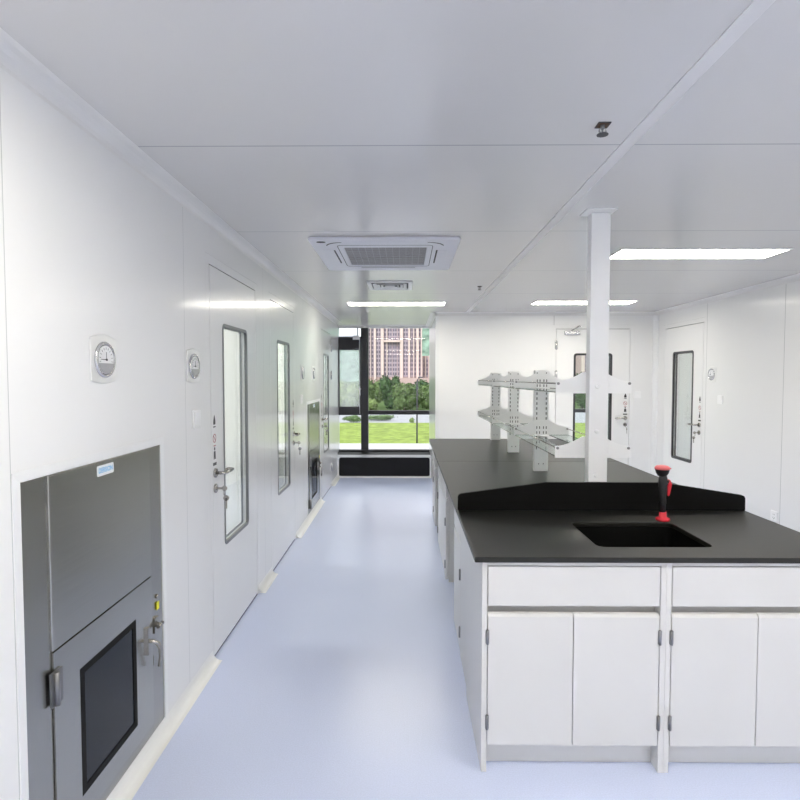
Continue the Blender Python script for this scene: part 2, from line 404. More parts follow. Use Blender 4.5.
box(sash, SX, MX0 - 0.005, YG + 0.005, YG + 0.06, wz(1.955), wz(2.135)); box(sash, SX, MX0 - 0.005, YG + 0.005, YG + 0.06, wz(0.96), wz(1.085))
box(sash, SX, SX + 0.03, YG + 0.005, YG + 0.06, wz(1.085), wz(1.955)); box(sash, MX0 - 0.03, MX0 - 0.005, YG + 0.005, YG + 0.06, wz(1.085), wz(1.955))
so = obj('opening_sash', sash, 'alu', w1, bevel=0.002)
pane('glass_pane', SX + 0.03, MX0 - 0.03, YG + 0.03, wz(1.085), wz(1.955), 'hazyglass', so)
bm = NB(); tube(bm, [(MX0 - 0.02, YG - 0.008, wz(0.98)), (MX0 - 0.02, YG - 0.008, wz(2.15))], 0.006)
obj('stay_rod', bm, 'white', w1, label='thin white stay rod')
bm = NB(); box(bm, MX0 - 0.04, MX0, YG - 0.02, YG + 0.003, 1.33, 1.36); box(bm, MX0 - 0.02, MX0 - 0.006, YG - 0.03, YG - 0.012, 1.24, 1.36)
obj('handle', bm, 'white', w1, bevel=0.003, label='white sash handle')
bm = NB(); box(bm, MX0 - 0.13, MX0 - 0.02, YG - 0.03, YG + 0.003, wz(2.11), wz(2.175)); box(bm, WL + 0.004, MX0 - 0.13, YG - 0.012, YG + 0.003, wz(2.15), wz(2.165))
obj('window_opener', bm, 'white', w1, bevel=0.006, label='white window opener at the sash head')
bm = NB(); box(bm, MX0 - 0.06, MX0 - 0.045, YG + 0.01, YG + 0.03, wz(2.17), ZT)
obj('opener_arm', bm, 'alu', w1)
pane('glass_pane', WL, MX0, YG + 0.07, wz(2.16), ZT, 'glass', w1)
pane('glass_pane', MX1, WR_, YG + 0.06, wz(1.025), ZT, 'glass', w1)
pane('glass_pane', MX1, WR_, YG + 0.06, wz(0.395), wz(0.965), 'glass', w1)
pane('glass_pane', WL, MX0, YG + 0.06, wz(0.395), wz(0.955), 'glass', w1)
# second window: the room behind the end wall door
w2 = thing('window_2', 'dark framed window seen through the end wall door glass', 'window', (XC + T, YG, 0.0), kind='structure')
bm = NB()
for x in (XC + T, 1.62, 2.4, XR - 0.06): box(bm, x, x + 0.06, YG, YG + 0.12, 0.0, ZT)
for z in (0.0, 0.965, 2.25): box(bm, XC + T, XR, YG + 0.005, YG + 0.115, z, z + 0.055)
obj('window_frame', bm, 'alu', w2)
pane('glass_pane', XC + T, XR, YG + 0.06, 0.05, 2.25, 'glass', w2)

# ------------------------------------------------------------------ doors
def lever_bm(sgn):
    """lever at local origin, pointing along +x*sgn"""
    bm = NB(); lathe(bm, [(0.026, 0), (0.026, -0.008), (0.022, -0.011)], 20, 'y')
    tube(bm, [(0, -0.008, 0), (0, -0.052, 0), (0.010 * sgn, -0.058, 0), (0.125 * sgn, -0.058, 0)], 0.009, 10)
    tube(bm, [(0.125 * sgn, -0.058, 0), (0.134 * sgn, -0.056, 0), (0.138 * sgn, -0.045, 0), (0.138 * sgn, -0.030, 0), (0.10 * sgn, -0.026, 0)], 0.0085, 10)
    return bm
def shift(bm, x, y, z):
    bmesh.ops.translate(bm, verts=bm.verts[:], vec=(x, y, z)); return bm
def make_door(idx, loc, rot, handle, gask, label, hinges=False, W_=DOORW, H_=DOORH):
    d = thing('door_%d' % idx, label, 'door', loc, rot, kind='structure')
    g = 0.006
    # frame, proud of the wall by 2 mm
    bm = NB()
    e = 0.0008
    box(bm, -FW + e, -g / 2, 0.0, 0.06, 0, H_ + FW - e); box(bm, W_ + g / 2, W_ + FW - e, 0.0, 0.06, 0, H_ + FW - e); box(bm, -g / 2, W_ + g / 2, 0.0, 0.06, H_ + g, H_ + FW - e)
    obj('door_frame', bm, 'door', d, True)
    bm = NB(); box(bm, -g / 2, 0.02, 0.042, 0.05, 0, H_ + g); box(bm, W_ - 0.02, W_ + g / 2, 0.042, 0.05, 0, H_ + g); box(bm, 0.02, W_ - 0.02, 0.042, 0.05, H_ - 0.02, H_ + g); box(bm, g / 2, W_ - g / 2, 0.004, 0.035, 0.0, 0.0135)  # frame seals, plus a dark floor strip standing in for the threshold shadow
    obj('door_seal_and_shade', bm, 'gap', d, True)
    # leaf with its vision opening
    gw = 0.026 if gask == 'gasket' else 0.018
    if handle == 'right': vx0, vx1 = 0.215, 0.70
    else: vx0, vx1 = 0.20, 0.69
    vz0, vz1 = (0.56, 1.84) if idx != 4 else (0.69, 1.845)
    if idx == 4: vx0, vx1 = 0.228, 0.725
    bm = NB(); wall_cells(bm, XZ, g / 2, W_ - g / 2, 0.014, H_, [(vx0 + 0.01, vx1 - 0.01, vz0 + 0.01, vz1 - 0.01)], 0.0, 0.042)
    leaf = obj('door_leaf', bm, 'door', d, True)
    bm = NB()
    o_, i_ = rrect(vx0, vx1, vz0, vz1, 0.035), rrect(vx0 + gw, vx1 - gw, vz0 + gw, vz1 - gw, 0.02)
    ring(bm, o_, i_, XZ, -0.003, 0.012)
    ring(bm, o_, i_, XZ, 0.034, 0.045)
    obj('window_gasket', bm, gask, d, True)
    for y in (0.006, 0.036):
        obj('glass_pane', box(NB(), vx0 + 0.012, vx1 - 0.012, y, y + 0.004, vz0 + 0.012, vz1 - 0.012), 'doorglass', d, True)
    hx = W_ - 0.05 if handle == 'right' else 0.05
    sg = -1 if handle == 'right' else 1
    h = obj('door_handle', shift(lever_bm(sg), hx, 0, 1.01), 'chrome', d, True, label='satin steel lever handle')
    bm = NB(); lathe(bm, [(0.025, 0), (0.025, -0.008), (0.02, -0.011)], 20, 'y'); lathe(bm, [(0.009, -0.01), (0.009, -0.014)], 12, 'y')
    lk = obj('lock_rose', shift(bm, hx, 0, 0.925), 'chrome', d, True, label='round steel lock rose')
    bm = NB(); box(bm, -0.0015, 0.0015, -0.04, -0.012, -0.006, 0.006); lathe(bm, [(0.015, -0.0015), (0.015, 0.0015)], 14, 'x', (0, -0.052, 0))
    ring(bm, [(0.012 * math.cos(t * PI / 8), -0.022 + 0.016 * math.sin(t * PI / 8)) for t in range(16)], [(0.0095 * math.cos(t * PI / 8), -0.022 + 0.0135 * math.sin(t * PI / 8)) for t in range(16)], XZ, -0.05, -0.048)
    lathe(bm, [(0.016, -0.0015), (0.016, 0.0015)], 14, 'x', (0, -0.060, -0.054)); box(bm, -0.0015, 0.0015, -0.065, -0.055, -0.112, -0.054)
    obj('door_key', shift(bm, hx, 0, 0.925), 'chrome', lk, True, label='steel keys hanging in the lock')
    # three little printed signs above the handle
    yy = -0.0008
    bm = NB()     # open hand and arrow
    tri = [(-0.012, 0.0), (0.012, 0.0), (0.012, 0.012), (0.004, 0.036), (0.0, 0.040), (-0.004, 0.034), (-0.012, 0.014)]
    prism(bm, tri, XZ, yy, 0); box(bm, -0.013, 0.013, yy, 0, -0.012, -0.007)
    bmesh.ops.scale(bm, verts=bm.verts[:], vec=(1.3, 1, 1.3))
    obj('door_sign', shift(bm, hx, 0, 1.275), 'ink', d, True, label='dark hand symbol')
    bm = NB()     # ring with slash
    c1 = [(0.019 * math.cos(t * PI / 12), 0.019 * math.sin(t * PI / 12)) for t in range(24)]; c2 = [(u * 0.78, v * 0.78) for u, v in c1]
    ring(bm, c1, c2, XZ, yy, 0); prism(bm, [(-0.013, 0.010), (-0.010, 0.013), (0.013, -0.010), (0.010, -0.013)], XZ, yy, 0); box(bm, -0.012, 0.012, yy, 0, -0.034, -0.029)
    bmesh.ops.scale(bm, verts=bm.verts[:], vec=(1.3, 1, 1.3))
    obj('door_sign', shift(bm, hx, 0, 1.20), 'redink', d, True, label='faded red prohibition ring')
    bm = NB()     # standing person over a black bar
    lathe(bm, [(0.007, 0), (0.007, yy)], 12, 'y', (0, 0, 0.044)); prism(bm, [(-0.012, 0.0), (-0.004, 0.0), (0, 0.012), (0.004, 0.0), (0.012, 0.0), (0.009, 0.034), (-0.009, 0.034)], XZ, yy, 0)
    box(bm, -0.021, 0.021, yy, 0, -0.026, -0.014)
    bmesh.ops.scale(bm, verts=bm.verts[:], vec=(1.3, 1, 1.3))
    obj('door_sign', shift(bm, hx, 0, 1.085), 'ink', d, True, label='black person symbol over a black bar')
    if hinges:
        xh = 0.0 if handle == 'right' else W_
        for z in (0.28, 1.565, 1.95):
            bm = NB(); tube(bm, [(xh, -0.010, z - 0.06), (xh, -0.010, z + 0.06)], 0.009, 10); box(bm, xh - 0.018, xh + 0.018, -0.006, -0.002, z - 0.05, z + 0.05)
            obj('hinge', bm, 'silver', d, True)
    if idx == 4:
        bm = NB(); box(bm, 0.10, 0.30, -0.045, -0.003, 2.08, 2.13)
        c = obj('door_closer', bm, 'silver', d, True, bevel=0.008, label='silver overhead door closer')
        bm = NB(); lathe(bm, [(0.016, 2.13), (0.016, 2.145)], 14, 'z', (0.2, -0.024, 0))
        tube(bm, [(0.2, -0.024, 2.142), (0.245, -0.075, 2.170), (0.285, -0.022, 2.19)], 0.008, 8); box(bm, 0.265, 0.305, -0.03, -0.003, 2.182, 2.2)
        obj('closer_arm', bm, 'silver', c, True)
    return d
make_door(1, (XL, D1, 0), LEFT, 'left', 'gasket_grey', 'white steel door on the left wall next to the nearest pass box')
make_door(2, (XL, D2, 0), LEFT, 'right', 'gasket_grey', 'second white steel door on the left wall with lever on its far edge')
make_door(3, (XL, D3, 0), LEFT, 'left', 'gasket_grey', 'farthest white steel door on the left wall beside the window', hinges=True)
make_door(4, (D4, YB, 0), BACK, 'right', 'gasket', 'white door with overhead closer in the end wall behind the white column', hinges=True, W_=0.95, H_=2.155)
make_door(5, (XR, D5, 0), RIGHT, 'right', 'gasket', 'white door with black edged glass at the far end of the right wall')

# ------------------------------------------------------------------ pass boxes (front face on the left wall, local frame: x along wall, -y into the room)
def make_pass_box(name, label, loc, grp):
    t = thing(name, label, 'pass box', loc, LEFT, grp)
    W_, H_ = 0.861, 1.247
    z0 = 0.06
    bm = NB()     # white trim with mitred corners
    a, b = 0.0, 0.030
    for q in ([(-b, z0), (0, z0), (0, H_), (-b, H_ + b)], [(W_, z0), (W_ + b, z0), (W_ + b, H_ + b), (W_, H_)], [(0.0006, H_), (W_ - 0.0006, H_), (W_ + b - 0.0006, H_ + b), (-b + 0.0006, H_ + b)]):
        prism(bm, q, XZ, -0.004, 0.0)
    obj('trim_frame', bm, 'frame', t, True, bevel=0.001, label='white mitred trim')
    bm = NB(); box(bm, 0.001, 0.114, 0.0, 0.05, z0, H_ - 0.001); box(bm, 0.752, W_ - 0.001, 0.0, 0.05, z0, H_ - 0.001); box(bm, 0.114, 0.752, 0.0, 0.05, z0, 0.10)
    obj('side_strip', bm, 'steel_dark', t, True, bevel=0.002)
    bm = NB(); box(bm, 0.114, 0.752, -0.006, 0.05, 0.724, H_ - 0.001)
    obj('top_panel', bm, 'steel', t, True, bevel=0.0025, label='plain brushed steel upper panel')
    # door with black bordered glass
    dx0, dx1, dz0, dz1 = 0.117, 0.749, 0.105, 0.719
    gx0, gx1, gz0, gz1 = 0.245, 0.612, 0.185, 0.602
    bm = NB(); wall_cells(bm, XZ, dx0, dx1, dz0, dz1, [(gx0, gx1, gz0, gz1)], -0.006, 0.03)
    dr = obj('door', bm, 'steel', t, True, label='steel door with black edged window')
    bm = NB(); q = 0.024
    ring(bm, [(gx0, gz0), (gx1, gz0), (gx1, gz1), (gx0, gz1)], [(gx0 + q, gz0 + q), (gx1 - q, gz0 + q), (gx1 - q, gz1 - q), (gx0 + q, gz1 - q)], XZ, -0.0065, 0.002)
    obj('glass_border', bm, 'sink', dr, True, label='black printed border')
    obj('glass_pane', box(NB(), gx0 + q, gx1 - q, -0.004, 0.0, gz0 + q, gz1 - q), 'boxglass', dr, True, label='tinted glass')
    bm = NB(); box(bm, dx0, dx1, 0.55, 0.56, dz0, dz1); box(bm, dx0, dx0 + 0.01, 0.05, 0.55, dz0, dz1); box(bm, dx1 - 0.01, dx1, 0.05, 0.55, dz0, dz1); box(bm, dx0, dx1, 0.05, 0.55, dz0, dz0 + 0.01); box(bm, dx0, dx1, 0.05, 0.55, dz1 - 0.01, dz1)
    obj('chamber', bm, 'steel', t, True, label='steel inner chamber')
    for z in (0.155, 0.615):
        bm = NB(); box(bm, dx0 - 0.022, dx0 + 0.030, -0.013, -0.006, z - 0.05, z + 0.05); tube(bm, [(dx0 - 0.004, -0.016, z - 0.05), (dx0 - 0.004, -0.016, z + 0.05)], 0.009, 10)
        obj('hinge', bm, 'hinge', t, True)
    # lever latch
    bm = NB(); box(bm, 0.690, 0.706, -0.016, -0.006, 0.42, 0.53)
    tube(bm, [(0.698, -0.014, 0.475), (0.698, -0.034, 0.475), (0.705, -0.046, 0.464), (0.722, -0.050, 0.436), (0.732, -0.046, 0.395), (0.734, -0.038, 0.355)], [0.008, 0.008, 0.009, 0.009, 0.008, 0.007], 10)
    obj('latch_handle', bm, 'chrome', dr, True, label='curved steel latch handle')
    bm = NB(); box(bm, 0.762, 0.800, -0.010, 0.0, 0.475, 0.535); tube(bm, [(0.781, -0.008, 0.505), (0.781, -0.028, 0.505)], 0.010, 10); tube(bm, [(0.760, -0.024, 0.505), (0.802, -0.024, 0.505)], 0.008, 10)
    obj('latch_keeper', bm, 'chrome', t, True, label='steel latch keeper')
    obj('latch_bolt', box(NB(), 0.753, 0.760, -0.004, 0.0, 0.345, 0.385), 'black', t, True, label='black latch bolt')
    bm = NB(); lathe(bm, [(0.009, 0), (0.009, -0.006)], 12, 'y', (0.805, 0, 0.615))
    k = obj('key_lock', bm, 'chrome', t, True)
    bm = NB(); box(bm, 0.7935, 0.8165, -0.005, -0.003, 0.560, 0.592)
    obj('key_tag', bm, 'yellow', k, True, label='small yellow tag')
    return t
def make_sticker(parent):
    bm = NB(); prism(bm, rrect(0.367, 0.472, 1.196, 1.232, 0.006), XZ, -0.0072, -0.006)
    s = obj('brand_sticker', bm, 'paper', parent, True, label='white sticker with light blue lettering')
    cu = bpy.data.curves.new('lettering', 'FONT'); cu.body = 'DERSION'; cu.size = 0.024; cu.align_x = 'CENTER'; cu.align_y = 'CENTER'; cu.offset = 0.0004
    to = bpy.data.objects.new('lettering', cu); COL.objects.link(to)
    bpy.context.view_layer.update()
    dg = bpy.context.evaluated_depsgraph_get(); me = bpy.data.meshes.new_from_object(to.evaluated_get(dg)); bpy.data.objects.remove(to)
    me.materials.clear(); me.materials.append(M['blue'])
    w = max(v.co.x for v in me.vertices) - min(v.co.x for v in me.vertices)
    me.transform(Matrix.Diagonal((0.088 / w, 1, 1, 1)))
    o = bpy.data.objects.new('lettering', me); COL.objects.link(o); o.parent = s
    o.rotation_euler = (R(90), 0, 0); o.location = (0.4195, -0.0076, 1.214)
    return s
G = 'steel pass boxes set in the left wall'
pb = make_pass_box('pass_box', 'large brushed steel pass box low on the left wall nearest the viewer', (XL, 1.477, 0), G)
make_sticker(pb)
dup(pb, 'small looking steel pass box far down the left wall before the last door', (XL, 5.865, 0), LEFT, G)

# ------------------------------------------------------------------ gauges, switches, socket
def make_gauge(label, loc, rot, grp):
    t = thing('pressure_gauge', label, 'pressure gauge', loc, rot, grp)
    def arcs(w, h, top, bot, n=10):
        p = [(-w + 2 * w * k / n, -h - bot * (1 - ((2 * k / n) - 1) ** 2)) for k in range(n + 1)]
        return p + [(w - 2 * w * k / n, h + top * (1 - ((2 * k / n) - 1) ** 2)) for k in range(n + 1)]
    bm = NB(); prism(bm, arcs(0.081, 0.072, 0.015, 0.010), XZ, -0.006, 0)
    obj('back_plate', bm, 'plate', t, True, bevel=0.003)
    bm = NB(); lathe(bm, [(0.062, -0.006), (0.062, -0.010), (0.059, -0.014), (0.0525, -0.014), (0.051, -0.0095)], 32, 'y')
    obj('bezel', bm, 'silver', t, True)
    bm = NB(); lathe(bm, [(0.0515, -0.006), (0.0515, -0.0105)], 32, 'y'); obj('bezel_seal', bm, 'gasket_grey', t, True, label='dark ring inside the bezel')
    bm = NB(); lathe(bm, [(0.0485, -0.010), (0.0485, -0.0125)], 32, 'y')
    for k in range(13):
        a = R(-30 + 20 * k); c, s = math.cos(a), math.sin(a)
        prism(bm, [(0.034 * c - 0.0007 * s, 0.034 * s + 0.0007 * c), (0.042 * c - 0.0007 * s, 0.042 * s + 0.0007 * c), (0.042 * c + 0.0007 * s, 0.042 * s - 0.0007 * c), (0.034 * c + 0.0007 * s, 0.034 * s - 0.0007 * c)], XZ, -0.0132, -0.0125, 1)
    obj('dial', bm, ['dial', 'ink'], t, True, label='white dial with scale ticks')
    bm = NB(); prism(bm, [(0.048 * math.cos(R(a)), 0.048 * math.sin(R(a))) for a in range(195, 346, 10)], XZ, -0.015, -0.0126)
    obj('dial_cover', bm, 'dialgrey', t, True, label='grey lower half of the dial')
    bm = NB(); prism(bm, [(-0.036, 0.0012), (-0.036, -0.0002), (0.006, -0.0018), (0.006, 0.0018)], XZ, -0.0145, -0.0135); prism(bm, [(-0.0008, 0), (0.0008, 0), (0.0008, 0.026), (-0.0008, 0.026)], XZ, -0.0145, -0.0135); lathe(bm, [(0.004, -0.013), (0.004, -0.016)], 12, 'y')
    obj('needle', bm, 'ink', t, True)
    return t
G = 'round pressure gauges on arched plates'
ga = make_gauge('round pressure gauge on arched plate above the nearest pass box', (XL, 1.905, 1.592), LEFT, G)
for p, lb, rot in (((XL, 2.715, 1.586), 'pressure gauge just left of the first door above a light switch', LEFT), ((XL, 5.60, 1.578), 'far left wall pressure gauge directly after the second door', LEFT),
              ((XL, 6.27, 1.578), 'far left wall pressure gauge above the distant pass box', LEFT), ((XR, 5.90, 1.565), 'pressure gauge on the right wall beside the white door', RIGHT)):
    dup(ga, lb, p, rot, G)
def make_switch(label, loc, rot, grp):
    t = thing('light_switch', label, 'light switch', loc, rot, grp)
    bm = NB(); prism(bm, rrect(-0.045, 0.045, -0.045, 0.045, 0.006), XZ, -0.009, 0); obj('wall_plate', bm, 'white', t, True, bevel=0.002)
    bm = NB(); prism(bm, [(-0.009, -0.034), (-0.0125, 0.034), (-0.009, 0.034)], lambda u, v, w: (w, u, v), -0.03, 0.03); obj('rocker', bm, 'white', t, True, bevel=0.001)
    return t
G = 'square white light switches'
sw = make_switch('square white switch on the left wall before the first door', (XL, 2.745, 1.325), LEFT, G)
dup(sw, 'tiny white switch on the left wall below the far gauges', (XL, 5.56, 1.315), LEFT, G)
dup(sw, 'square white switch on the end wall right of the white column', (2.995, YB, 1.312), BACK, G)
dup(sw, 'square white switch on the right wall below its gauge', (XR, 5.73, 1.305), RIGHT, G)
t = thing('wall_socket', 'white power socket low on the right wall above the worktop edge', 'socket', (XR, 4.855, 0.318), RIGHT)
bm = NB(); prism(bm, rrect(-0.045, 0.045, -0.045, 0.045, 0.006), XZ, -0.009, 0); obj('wall_plate', bm, 'white', t, True, bevel=0.002)
bm = NB()
for x, z in ((-0.008, 0.015), (0.008, 0.015), (-0.010, -0.014), (0.010, -0.014), (0, -0.022)): box(bm, x - 0.0015, x + 0.0015, -0.0096, -0.009, z - 0.005, z + 0.005)
obj('socket_slots', bm, 'dark', t, True)

# ------------------------------------------------------------------ ceiling fittings
def make_light(label, x0, x1, y0, y1, grp):
    t = thing('ceiling_light', label, 'ceiling light', ((x0 + x1) / 2, (y0 + y1) / 2, CZ), 0, grp)
    hx, hy = (x1 - x0) / 2, (y1 - y0) / 2
    o_ = [(-hx, -hy), (hx, -hy), (hx, hy), (-hx, hy)]; q = 0.012; i_ = [(-hx + q, -hy + q), (hx - q, -hy + q), (hx - q, hy - q), (-hx + q, hy - q)]
    bm = NB(); ring(bm, o_, i_, XY, -0.006, 0); obj('light_frame', bm, 'frame', t, True)
    obj('diffuser', box(NB(), -hx + q, hx - q, -hy + q, hy - q, -0.004, -0.001), 'lamp', t, True)
    return t
G = 'flush rectangular ceiling light panels'
l0 = make_light('lit ceiling panel on the right nearest the viewer beside the column top', 1.405, 2.515, 3.66, 3.955, G)
dup(l0, 'lit ceiling panel far right above the end wall door', (1.98, 6.25, CZ), 0, G)
dup(l0, 'lit ceiling panel over the corridor just before the window', (-0.10, 6.33, CZ), 0, G)
for x, y in ((-0.10, 0.98), (2.0, 0.98), (-0.1, -1.45), (2.0, -1.45)):
    dup(l0, 'lit ceiling panel outside the picture above the viewer', (x, y, CZ), 0, G)
for x, y in ((XL - 1.1, 2.4), (XL - 1.1, 3.3), (XL - 1.1, 4.6), (XL - 1.1, 5.4), (XL - 1.1, 7.2), (XL - 1.1, 8.0), (XR + 1.0, 6.1), (1.8, 7.85)):  # unseen panels, added so the rooms look bright through the door glass
    dup(l0, 'unseen light panel added to brighten a room behind the doors', (x, y, CZ), 0, 'added light panels of the rooms behind')

t = thing('air_conditioner', 'square white ceiling cassette air conditioner with grey filter grille', 'air conditioner', (-0.127, 3.81, CZ - 0.0005))
h = 0.458; k = 0.478
bm = NB(); ring(bm, rrect(-h, h, -k, k, 0.03), rrect(-0.262, 0.262, -0.265, 0.290, 0.004), XY, -0.018, 0.0)
obj('fascia', bm, 'ac', t, True, bevel=0.006)
bm = NB()
ring(bm, rrect(-0.30, 0.30, -0.335, 0.315, 0.03), rrect(-0.296, 0.296, -0.331, 0.311, 0.028), XY, -0.0190, -0.0175)
obj('panel_groove', bm, 'gap', t, True, label='dark groove round the grille')
bm = NB(); box(bm, -0.262, 0.262, -0.265, 0.290, -0.012, -0.008)
gr = obj('filter_grille', bm, 'filter', t, True, label='grey mesh grille')
bm = NB()
for i in range(1, 12): box(bm, -0.262 + i * 0.0437 - 0.0015, -0.262 + i * 0.0437 + 0.0015, -0.265, 0.290, -0.0155, -0.012)
for i in range(1, 10): box(bm, -0.262, 0.262, -0.265 + i * 0.0555 - 0.0015, -0.265 + i * 0.0555 + 0.0015, -0.0155, -0.012)
obj('grille_bars', bm, 'sill', gr, True)
for nm, (x0, x1, y0, y1) in (('near', (-0.20, 0.20, -0.425, -0.365)), ('far', (-0.20, 0.20, 0.365, 0.425)), ('l', (-0.40, -0.335, -0.20, 0.20)), ('r', (0.335, 0.40, -0.20, 0.20))):
    bm = NB(); box(bm, x0, x1, y0, y1, -0.021, -0.018)
    v = obj('air_vane', bm, 'ac', t, True, bevel=0.002)
    bm = NB()
    if x1 - x0 > 0.2:
        yi = y1 if nm == 'near' else y0 - 0.006
        box(bm, x0, x1, yi, yi + 0.006, -0.0190, -0.0175)
    else:
        xi = x1 if nm == 'l' else x0 - 0.010
        box(bm, xi, xi + 0.010, y0, y1, -0.0190, -0.0175)
    obj('vane_slot', bm, 'dark', v, True, label='dark air slot')
for sg in (-1, 1):
    bm = NB(); arc = []
    for q in range(9):
        a = R(90 + q * 9.5); arc.append((-0.262 + 0.105 * math.cos(a), -0.300 - 0.105 * (math.sin(a)), 0.003 + 0.0011 * q))
    for (xa, ya, wa), (xb, yb, wb) in zip(arc, arc[1:]):
        pts = [(-sg * xa, ya - wa), (-sg * xb, yb - wb), (-sg * xb, yb + wb), (-sg * xa, ya + wa)]
        prism(bm, pts, XY, -0.0190, -0.0175)
    obj('corner_mark', bm, 'ink', t, True, label='dark curved arrow mark')
bm = NB(); prism(bm, [(-0.385 + 0.028 * math.cos(a * PI / 10), -0.415 + 0.018 * math.sin(a * PI / 10)) for a in range(20)], XY, -0.0192, -0.0175)
obj('badge', bm, 'ink', t, True, label='small dark oval badge')

t = thing('ceiling_vent', 'small white louvred ceiling vent between air conditioner and far light', 'vent', (-0.138, 5.075, CZ))
bm = NB(); o_ = [(-0.20, -0.215), (0.20, -0.215), (0.20, 0.215), (-0.20, 0.215)]; i_ = [(-0.165, -0.18), (0.165, -0.18), (0.165, 0.18), (-0.165, 0.18)]
ring(bm, o_, i_, XY, -0.012, 0); obj('vent_frame', bm, 'white', t, True, bevel=0.002)
bm = NB(); box(bm, -0.165, 0.165, -0.18, 0.18, -0.002, -0.0005); obj('duct_opening', bm, 'gap', t, True, label='dark duct opening')
for q in (0.15, 0.115, 0.08, 0.045):
    bm = NB()
    for s1 in range(4):
        A = [(-q, -q * 1.09), (q, -q * 1.09), (q, q * 1.09), (-q, q * 1.09)]; a, b = A[s1], A[(s1 + 1) % 4]; s = 0.80
        vs = [bm.verts.new(p) for p in ((*a, -0.018), (*b, -0.018), (b[0] * s, b[1] * s, -0.004), (a[0] * s, a[1] * s, -0.004), (*[c * 1.0 for c in a], -0.0165), (*b, -0.0165), (b[0] * s, b[1] * s, -0.0025), (a[0] * s, a[1] * s, -0.0025))]
        for f in ((0, 1, 2, 3), (7, 6, 5, 4), (0, 4, 5, 1), (1, 5, 6, 2), (2, 6, 7, 3), (3, 7, 4, 0)): bm.faces.new([vs[i] for i in f])
    obj('louvre', bm, 'white', t, True)

def make_sprinkler(label, loc, grp, plate=True):
    t = thing('sprinkler', label, 'sprinkler', loc, 0, grp)
    if plate:
        bm = NB(); ring(bm, rrect(-0.020, 0.022, -0.022, 0.022, 0.002), rrect(-0.017, 0.019, -0.019, 0.019, 0.002), XY, -0.003, 0)
        box(bm, -0.017, 0.019, -0.019, 0.019, -0.0015, -0.0005, 1)
        obj('ceiling_cutout', bm, ['ink', 'rust'], t, True, label='small square brown cutout')
    bm = NB(); tube(bm, [(0, 0, -0.001), (0, 0, -0.014)], 0.007, 10); tube(bm, [(-0.010, 0, -0.016), (-0.012, 0, -0.022), (0, 0, -0.032)], 0.002, 6); tube(bm, [(0.010, 0, -0.016), (0.012, 0, -0.022), (0, 0, -0.032)], 0.002, 6); tube(bm, [(0, 0, -0.014), (0, 0, -0.032)], 0.003, 8)
    obj('sprinkler_body', bm, 'hinge', t, True)
    bm = NB(); lathe(bm, [(0.019, -0.032), (0.019, -0.034)], 16)
    obj('deflector', bm, 'polem', t, True, label='dark round deflector')
    return t
s0 = make_sprinkler('metal sprinkler head in a small square brown cutout near the top of the picture', (0.655, 1.885, CZ), 'ceiling sprinkler heads')
dup(s0, 'small sprinkler head on the ceiling right of the air conditioner', (0.683, 5.15, CZ), 0, 'ceiling sprinkler heads')

# ------------------------------------------------------------------ island: cabinets
IX0, IX1 = 0.303, 1.700
def front_cabinet(label, x0, x1):
    """sink-end cabinet facing the viewer"""
    t = thing('sink_cabinet', label, 'cabinet', ((x0 + x1) / 2, 2.1, 0), 0, 'white cabinets under the sink end')
    y0, y1 = 2.10, 2.62
    a, b = x0 + 0.022, x1 - 0.022
    bm = NB()
    box(bm, x0, a - 0.001, y0, y0 + 0.06, 0.0, 0.828); box(bm, b + 0.001, x1, y0, y0 + 0.06, 0.0, 0.828); box(bm, x0, a - 0.001, y0 + 0.06, y1, 0.0, 0.828 if x0 < 0.5 else 0.55); box(bm, b + 0.001, x1, y0 + 0.06, y1, 0.0, 0.828 if x0 > 0.5 else 0.55); box(bm, a - 0.001, b + 0.001, y0, y0 + 0.05, 0.812, 0.828)
    box(bm, a - 0.001, b + 0.001, y0 + 0.05, y0 + 0.062, 0.10, 0.812); box(bm, a - 0.001, b + 0.001, y0 + 0.062, y1, 0.10, 0.115); box(bm, a - 0.001, b + 0.001, y0 + 0.06, y0 + 0.075, 0.0, 0.10)
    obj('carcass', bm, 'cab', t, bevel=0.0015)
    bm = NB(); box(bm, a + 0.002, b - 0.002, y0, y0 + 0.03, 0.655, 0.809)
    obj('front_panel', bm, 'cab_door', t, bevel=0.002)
    m = (a + b) / 2
    for x, q, hx, s in ((a + 0.002, m - 0.0015, a, 1), (m + 0.0015, b - 0.002, b, -1)):
        bm = NB()
        prism(bm, [(y0, 0.108), (y0 + 0.022, 0.108), (y0 + 0.022, 0.620), (y0 + 0.018, 0.626), (y0 + 0.006, 0.622), (y0, 0.612)], YZ, x, q)
        dr = obj('door', bm, 'cab_door', t, bevel=0.001)
        for z in (0.20, 0.535):
            bm = NB(); tube(bm, [(hx, y0 - 0.004, z - 0.028), (hx, y0 - 0.004, z + 0.028)], 0.0055, 8); box(bm, hx - 0.007, hx + 0.007, y0 - 0.003, y0 + 0.001, z - 0.026, z + 0.026)
            obj('hinge', bm, 'hinge', dr)
    return t
front_cabinet('white double door cabinet below the sink at the corridor corner', 0.294, 0.998)
front_cabinet('white double door cabinet at the right end below the worktop', 0.998, 1.703)

